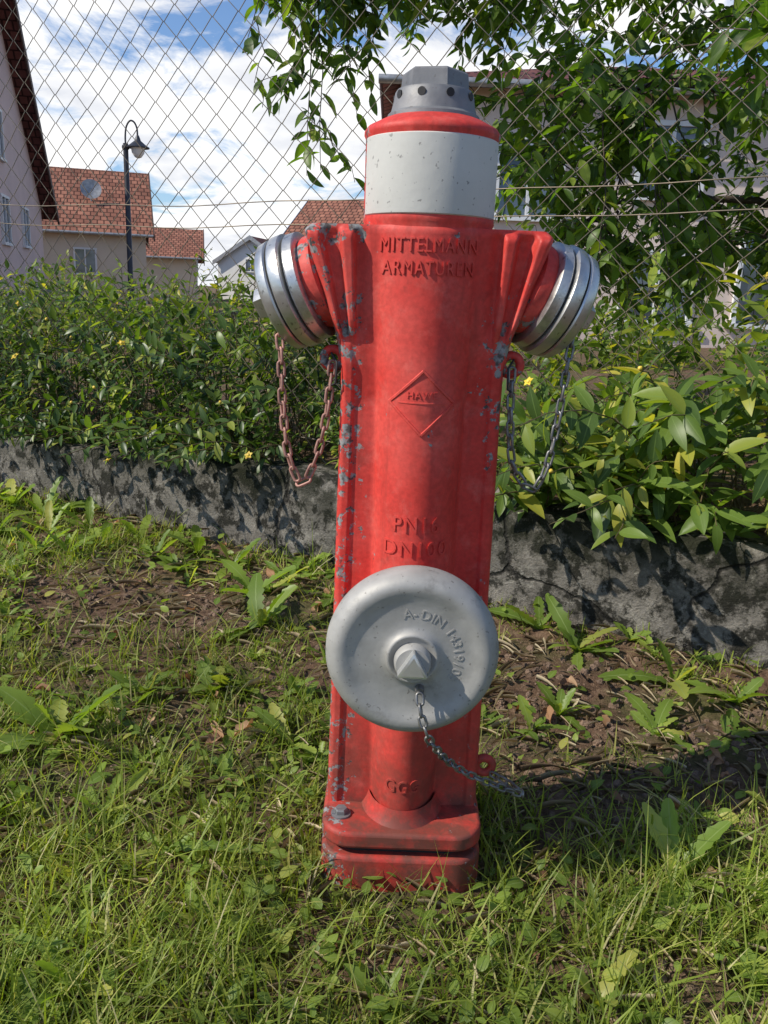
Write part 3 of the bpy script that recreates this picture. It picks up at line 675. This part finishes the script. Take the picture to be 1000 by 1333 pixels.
# ---------------------------------------------------------------- cherry tree
tree=empty('cherry_tree',(2.25,4.1,.2))
off=np.array([2.25,4.1,.2])
r=np.random.default_rng(21)
limbs=[[(2.25,4.1,.2),(2.22,4.08,.9),(2.2,4.05,1.5),(2.25,4.0,2.2),(2.3,4.0,3.2)],
 [(2.2,4.05,1.45),(1.6,3.85,1.95),(.9,3.6,2.2),(.2,3.45,2.3),(-.35,3.4,2.2)],
 [(2.2,4.05,1.3),(1.7,3.8,1.55),(1.2,3.55,1.65),(.75,3.4,1.6)],
 [(2.2,4.05,1.2),(1.8,4.2,1.3),(1.2,4.3,1.35),(.9,4.2,1.2)],
 [(2.25,4.0,2.0),(1.7,3.6,2.5),(1.2,3.3,2.7)],
 [(2.2,4.05,1.2),(2.0,3.4,1.5),(1.7,3.0,1.7)],
 [(2.25,4.0,2.0),(2.8,4.3,2.6),(3.3,4.5,2.9)],
 [(2.25,4.0,1.7),(2.7,3.6,2.2),(3.2,3.5,2.4)],
 [(2.2,4.05,1.0),(1.9,3.9,1.1),(1.5,3.8,1.15)]]
lr=[.075,.032,.028,.025,.03,.024,.03,.03,.02]
bl_lines=[];LP=[]
for P,rd in zip(limbs,lr):
    C=catmull(P,10); C[1:]+=r.normal(0,.008,(len(C)-1,3)); bl_lines.append((C,np.linspace(rd,rd*.25,len(C)))); LP.append(C)
LPa=np.concatenate(LP)
D=[];T=[];S=[];U=[]
def twig(p0,p1,r0=.006):
    m=8; tt=np.linspace(0,1,m)[:,None]; sag=.08*np.linalg.norm(p1-p0)*np.sin(tt*np.pi)
    P=p0*(1-tt)+p1*tt+np.concatenate([np.zeros((m,2)),sag],1); P[1:-1]+=r.normal(0,.012,(m-2,3)); bl_lines.append((P,np.linspace(r0,.0012,m)))
    return P
def leaves_on(P,t0,n,size,dr=.35):
    m=len(P)
    for k in range(n):
        t_=t0+(1-t0)*(k+.5)/n; i0=min(m-2,int(t_*(m-1))); f=t_*(m-1)-i0; p=P[i0]*(1-f)+P[i0+1]*f; tg=P[i0+1]-P[i0]; tg=tg/np.linalg.norm(tg)
        side=np.cross(tg,[0,0,1.]); side/=max(1e-6,np.linalg.norm(side)); sg=1 if k%2 else -1
        d=side*sg*.9+tg*.5+np.array([0,0,-dr])+r.normal(0,.35,3)
        D.append(d);T.append(p);S.append(size*r.uniform(.6,1.15));U.append(np.array([0,0,1.])+r.normal(0,.55,3))
targets=[]
while len(targets)<365:
    X=r.uniform(-.55,3.2); Y=r.uniform(2.95,4.8); q=X/Y
    zmin=1.72+.15*(Y-3.4) if q<.03 else (1.72-(1.0)*float(sst(q,.03,.17)))
    zmax=.85+.42*Y
    Z=r.uniform(zmin,max(zmax,zmin+.3))
    if q<-.165: continue
    if q<.0 and r.random()<.1: continue
    cl=math.sin(X*5.2+Z*3.1)+math.sin(Z*6.3-X*2.0+Y*2.5)
    if cl<-1.0: continue
    targets.append((X,Y,Z))
targets+= [(-.28,3.3,1.27),(-.33,3.3,1.25),(-.55,3.3,1.68),(-.42,3.3,1.75),(-.1,3.3,1.52),(-.55,3.3,1.9),(-.2,3.3,1.6),(-.15,3.3,1.45),(-.2,3.3,1.75),(-.38,3.3,1.9)]
for tg in targets:
    tg=np.array(tg); 
    cand=LPa[8:]; sc_=np.linalg.norm(cand-tg,axis=1)+.35*np.clip(tg[2]-cand[:,2],0,9); p0=cand[np.argsort(sc_)[r.integers(0,4)]]
    v=tg-p0; L=np.linalg.norm(v)+1e-6
    P=twig(p0,tg,.004); leaves_on(P,max(0,1-.42/L) if L>.5 else .3,13,.088)
    for s in range(3):
        i0=r.integers(3,7); pb_=P[i0]; dd=nrm(v/L*.6+r.normal(0,.7,3)+np.array([0,0,-.1])); Q=twig(pb_,pb_+dd*r.uniform(.15,.32),.002); leaves_on(Q,.15,9,.082)
for k in range(14):
    p0=np.array([r.uniform(.95,1.6),r.uniform(2.4,2.8),r.uniform(1.55,1.85)]); j0=np.argmin(np.linalg.norm(LPa-p0,axis=1)); 
    P=twig(LPa[j0],p0,.004); Q=twig(p0,p0+np.array([r.uniform(-.25,.1),r.uniform(-.2,.1),r.uniform(-.2,.1)]),.002); leaves_on(Q,.0,12,.10); leaves_on(P,.6,8,.1)
D,T,S,U=map(np.array,(D,T,S,U)); kk=r.integers(0,3,len(D)); T=T-off
for k in range(3):
    m=kk==k; inst('crown_leaves_%d'%k,T_cherry[k],frames(D[m],U[m]),T[m],S[m],M_cherry,tree)
tubes('trunk_and_branches',[(P-off,rr) for P,rr in bl_lines],M_bark,6,tree)

# ---------------------------------------------------------------- houses
def stucco(name,c): return simple(name,c,.9,0,.07,1.2,.15)
def tiles(name,lo,hi,sc=1.0):
    t=NT(name)
    b=t.n.new('ShaderNodeTexBrick'); b.inputs['Scale'].default_value=1; b.inputs['Brick Width'].default_value=.26*sc; b.inputs['Row Height'].default_value=.30*sc; b.inputs['Mortar Size'].default_value=.03*sc; b.inputs['Mortar Smooth'].default_value=.4
    b.inputs['Color1'].default_value=(*lo,1); b.inputs['Color2'].default_value=(*hi,1); b.inputs['Mortar'].default_value=(lo[0]*.35,lo[1]*.35,lo[2]*.35,1)
    uv=t.n.new('ShaderNodeUVMap'); t.link(uv.outputs[0],b.inputs['Vector'])
    n=t.ramp(t.noise(1.2,5),[(.3,.7),(.7,1.15)]); c=t.mix(1,b.outputs['Color'],n,'MULTIPLY'); t.bump(t.math('SUBTRACT',1,b.outputs['Fac']),.6,.05)
    return t.set(c,.8,spec=.2)
M_tile=tiles('orange_roof_tiles',(.24,.10,.068),(.37,.165,.11)); M_tiled=tiles('dark_red_roof_tiles',(.12,.045,.042),(.19,.07,.06))
M_brown=simple('brown_wood',(.08,.045,.035),.7); M_frame=simple('white_window_frame',(.7,.7,.7),.5,0,.05)
t=NT('window_glass'); M_glass=t.set(t.ramp(t.noise(1.5,2),[(.4,(.03,.04,.05)),(.6,(.12,.15,.2))]),.08,0,.8)
M_gutter=simple('zinc_gutter',(.35,.35,.35),.45,.6)
def roof_slab(name,quads,th,mat,par):
    V=[];F=[];UV=[]
    for Q in quads:
        Q=[Vector(p) for p in Q]; n=(Q[1]-Q[0]).cross(Q[-1]-Q[0]).normalized()
        if n.z<0: n=-n
        b=len(V); k=len(Q); ux=(Q[1]-Q[0]).normalized(); vy=n.cross(ux)
        for p in Q: V.append(p); UV.append(((p-Q[0]).dot(ux),(p-Q[0]).dot(vy)))
        for p in Q: V.append(p-n*th); UV.append(((p-Q[0]).dot(ux),(p-Q[0]).dot(vy)))
        F.append(tuple(range(b,b+k))); F.append(tuple(range(b+2*k-1,b+k-1,-1)))
        for i_ in range(k): F.append((b+i_,b+k+i_,b+k+(i_+1)%k,b+(i_+1)%k))
    ob=mesh_py(name,V,F,mat,par); me=ob.data; l=me.uv_layers.new(name='UVMap')
    for lp in me.loops: l.data[lp.index].uv=UV[lp.vertex_index]
    return ob
def window(par,face,L,W,s,z,w,h,k):
    def B(nm,du,dz,dn,su,sz_,sn_,mat):
        if face=='gL': c=(L+dn,s+du,z+dz); sz=(sn_,su,sz_)
        elif face=='g0': c=(-dn,s+du,z+dz); sz=(sn_,su,sz_)
        else: c=(s+du,-W/2-dn,z+dz); sz=(su,sn_,sz_)
        box(nm+'_%d'%k,c,sz,mat,par)
    B('window_glass',0,0,.012,w,h,.02,M_glass)
    f=.07
    B('window_frame_top',0,h/2,.03,w+2*f,f,.07,M_frame);B('window_frame_bottom',0,-h/2,.035,w+2*f+.1,f,.12,M_frame)
    B('window_frame_a',-w/2-f/2+.02,0,.03,f,h-f-.004,.07,M_frame);B('window_frame_b',w/2+f/2-.02,0,.03,f,h-f-.004,.07,M_frame);B('window_mullion',0,0,.028,.05,h-f-.004,.06,M_frame)
def house(name,x,y,ang,L,W,eave,ridge,mw,mr,wins=(),hip=0,ov=.4,chim=None,verge=M_brown,z0=-.4):
    par=empty(name,(x,y,0),ang); hw=W/2
    V=[(0,-hw,z0),(L,-hw,z0),(L,hw,z0),(0,hw,z0),(0,-hw,eave),(L,-hw,eave),(L,hw,eave),(0,hw,eave)]
    F=[(0,1,5,4),(2,3,7,6)]
    if hip: F+=[(1,2,6,5),(3,0,4,7),(4,5,6,7)]
    else:
        V+=[(0,0,ridge-.03),(L,0,ridge-.03)]; F+=[(1,2,6,9,5),(3,0,4,8,7)]
    mesh_py('walls',V,F,mw,par)
    sl=(ridge-eave)/hw; e=.05
    if hip:
        a0,a1=-ov,L+ov; yy=hw+ov; ze=eave-sl*ov+e; zr=ridge+e
        qs=[[(a0,-yy,ze),(a1,-yy,ze),(L-hip,0,zr),(hip,0,zr)],[(a1,yy,ze),(a0,yy,ze),(hip,0,zr),(L-hip,0,zr)],[(a0,yy,ze),(a0,-yy,ze),(hip,0,zr)],[(a1,-yy,ze),(a1,yy,ze),(L-hip,0,zr)]]
        roof_slab('roof',qs,.10,mr,par)
    else:
        a0,a1=-ov,L+ov; yy=hw+ov; ze=eave-sl*ov+e; zr=ridge+e
        roof_slab('roof',[[(a0,-yy,ze),(a1,-yy,ze),(a1,0,zr),(a0,0,zr)],[(a1,yy,ze),(a0,yy,ze),(a0,0,zr),(a1,0,zr)]],.12,mr,par)
        for g,xx in (('a',a0-.03),('b',a1+.03)):
            for q,sy in (('front',-1),('back',1)):
                V=[(xx-.025,sy*(yy+.02),ze-.24),(xx+.025,sy*(yy+.02),ze-.24),(xx+.025,0,zr-.24),(xx-.025,0,zr-.24),(xx-.025,sy*(yy+.02),ze+.04),(xx+.025,sy*(yy+.02),ze+.04),(xx+.025,0,zr+.04),(xx-.025,0,zr+.04)]
                mesh_py('verge_board_%s_%s'%(g,q),V,[(0,1,2,3),(4,7,6,5),(0,4,5,1),(1,5,6,2),(2,6,7,3),(3,7,4,0)],verge,par)
    tubes('gutter',[([(-ov,-hw-ov-.06,eave-sl*ov),(L+ov,-hw-ov-.06,eave-sl*ov)],.06)],M_gutter,8,par)
    for k,(fc,s,z,w,h) in enumerate(wins): window(par,fc,L,W,s,z,w,h,k)
    if chim: box('chimney',(chim[0],chim[1],ridge+.2),(.6,.6,1.4),M_brown,par)
    return par
M_pink=stucco('pink_stucco',(.68,.50,.45)); M_cream=stucco('cream_stucco',(.62,.52,.40)); M_wht=stucco('white_stucco',(.72,.70,.66)); M_beige=stucco('beige_stucco',(.66,.54,.47))
house('pink_house',-19.95,20.8,R_(14),10,14,3.2,8.6,M_pink,M_tiled,[('gL',0,4.4,1.0,1.2),('gL',.2,2.3,1.0,1.2),('gL',3.4,2.3,1.0,1.1),('gL',-3.2,4.4,1,1.2),('gL',-3.2,2.3,1,1.2)],ov=.45)
hb=house('tiled_roof_house',-19.2,37.6,R_(17.4),8.2,7.4,2.9,5.5,M_cream,M_tile,[('f',1.5,1.6,.8,1.0),('f',3.6,1.6,.8,1.0),('f',5.8,1.6,.8,1.0)],ov=.3)
lathe('satellite_dish',[(0,.02),(.03,.2),(.10,.42)],(6.1,-2.2,4.5),(.1,-1,.35),M_gutter,hb,32,close=False); tubes('dish_mast',[([(6.1,-2.1,3.9),(6.1,-2.1,4.6)],.03)],M_gutter,8,hb)
house('small_house',-19.2,51,R_(12),7.6,7,2.4,3.95,M_cream,M_tile,[('gL',0,2.0,.8,1.0)])
house('distant_gable_house',-9.4,58,R_(80),7,4.6,2.5,4.0,M_wht,M_tiled,[('g0',0,2.2,.7,.8)],ov=.25,verge=M_gutter)
house('red_roof_house',-3.75,41,R_(-14),3.3,6.4,3.0,4.75,M_wht,M_tile,[('f',1.0,2,.8,1),('f',2.4,2,.8,1),('gL',0,2.6,.8,1.)],ov=.25,verge=M_frame)
house('distant_house',-8.0,66,R_(10),3.4,6,2.6,4.0,M_cream,M_tile,[('f',1,2,.8,1),('f',2.6,2,.8,1)],ov=.25)
bf=house('beige_house',.0,16.7,0,11.5,7.4,3.75,4.85,M_beige,M_tiled,[('f',1.9,2.5,.9,1.1),('f',3.9,1.05,1.0,1.0),('f',5.7,1.2,1.2,1.3),('f',6.1,2.9,1.0,.9),('f',3.9,2.8,.9,1.),('f',8.2,1.2,1.2,1.3),('f',8.2,2.9,1.,1.)],hip=3.5,ov=.3)
tubes('downpipe',[([(.05,-3.78,-.3),(.05,-3.78,3.5)],.055)],M_frame,10,bf)

# ---------------------------------------------------------------- street lamp
M_lamp=simple('dark_painted_steel',(.035,.037,.045),.45,.3)
lx,ly=-6.0,20.0; sl_=empty('street_lamp',(lx,ly,-.2))
tubes('pole',[([(0,0,0),(0,0,1.0),(0,0,1.02),(0,0,4.0)],[.085,.085,.062,.055])],M_lamp,16,sl_)
arc=[(0,0,3.9),(0,0,4.15),(.03,0,4.34),(.11,0,4.46),(.2,0,4.44),(.26,0,4.32),(.27,0,4.15)]
tubes('bracket_arm',[(catmull(arc,6),.02)],M_lamp,8,sl_)
lathe('lantern_hood',[(4.17,.03),(4.12,.05),(4.06,.07),(3.98,.17),(3.93,.25),(3.91,.25)],(.27,0,0),(0,0,1),M_lamp,sl_,32)
lathe('lantern_glass',[(3.91,.15),(3.80,.13),(3.72,.07),(3.70,.02)],(.27,0,0),(0,0,1),M_wht,sl_,24)
lathe('pole_collar',[(3.88,.075),(3.92,.085),(3.96,.075)],(0,0,0),(0,0,1),M_lamp,sl_,16)
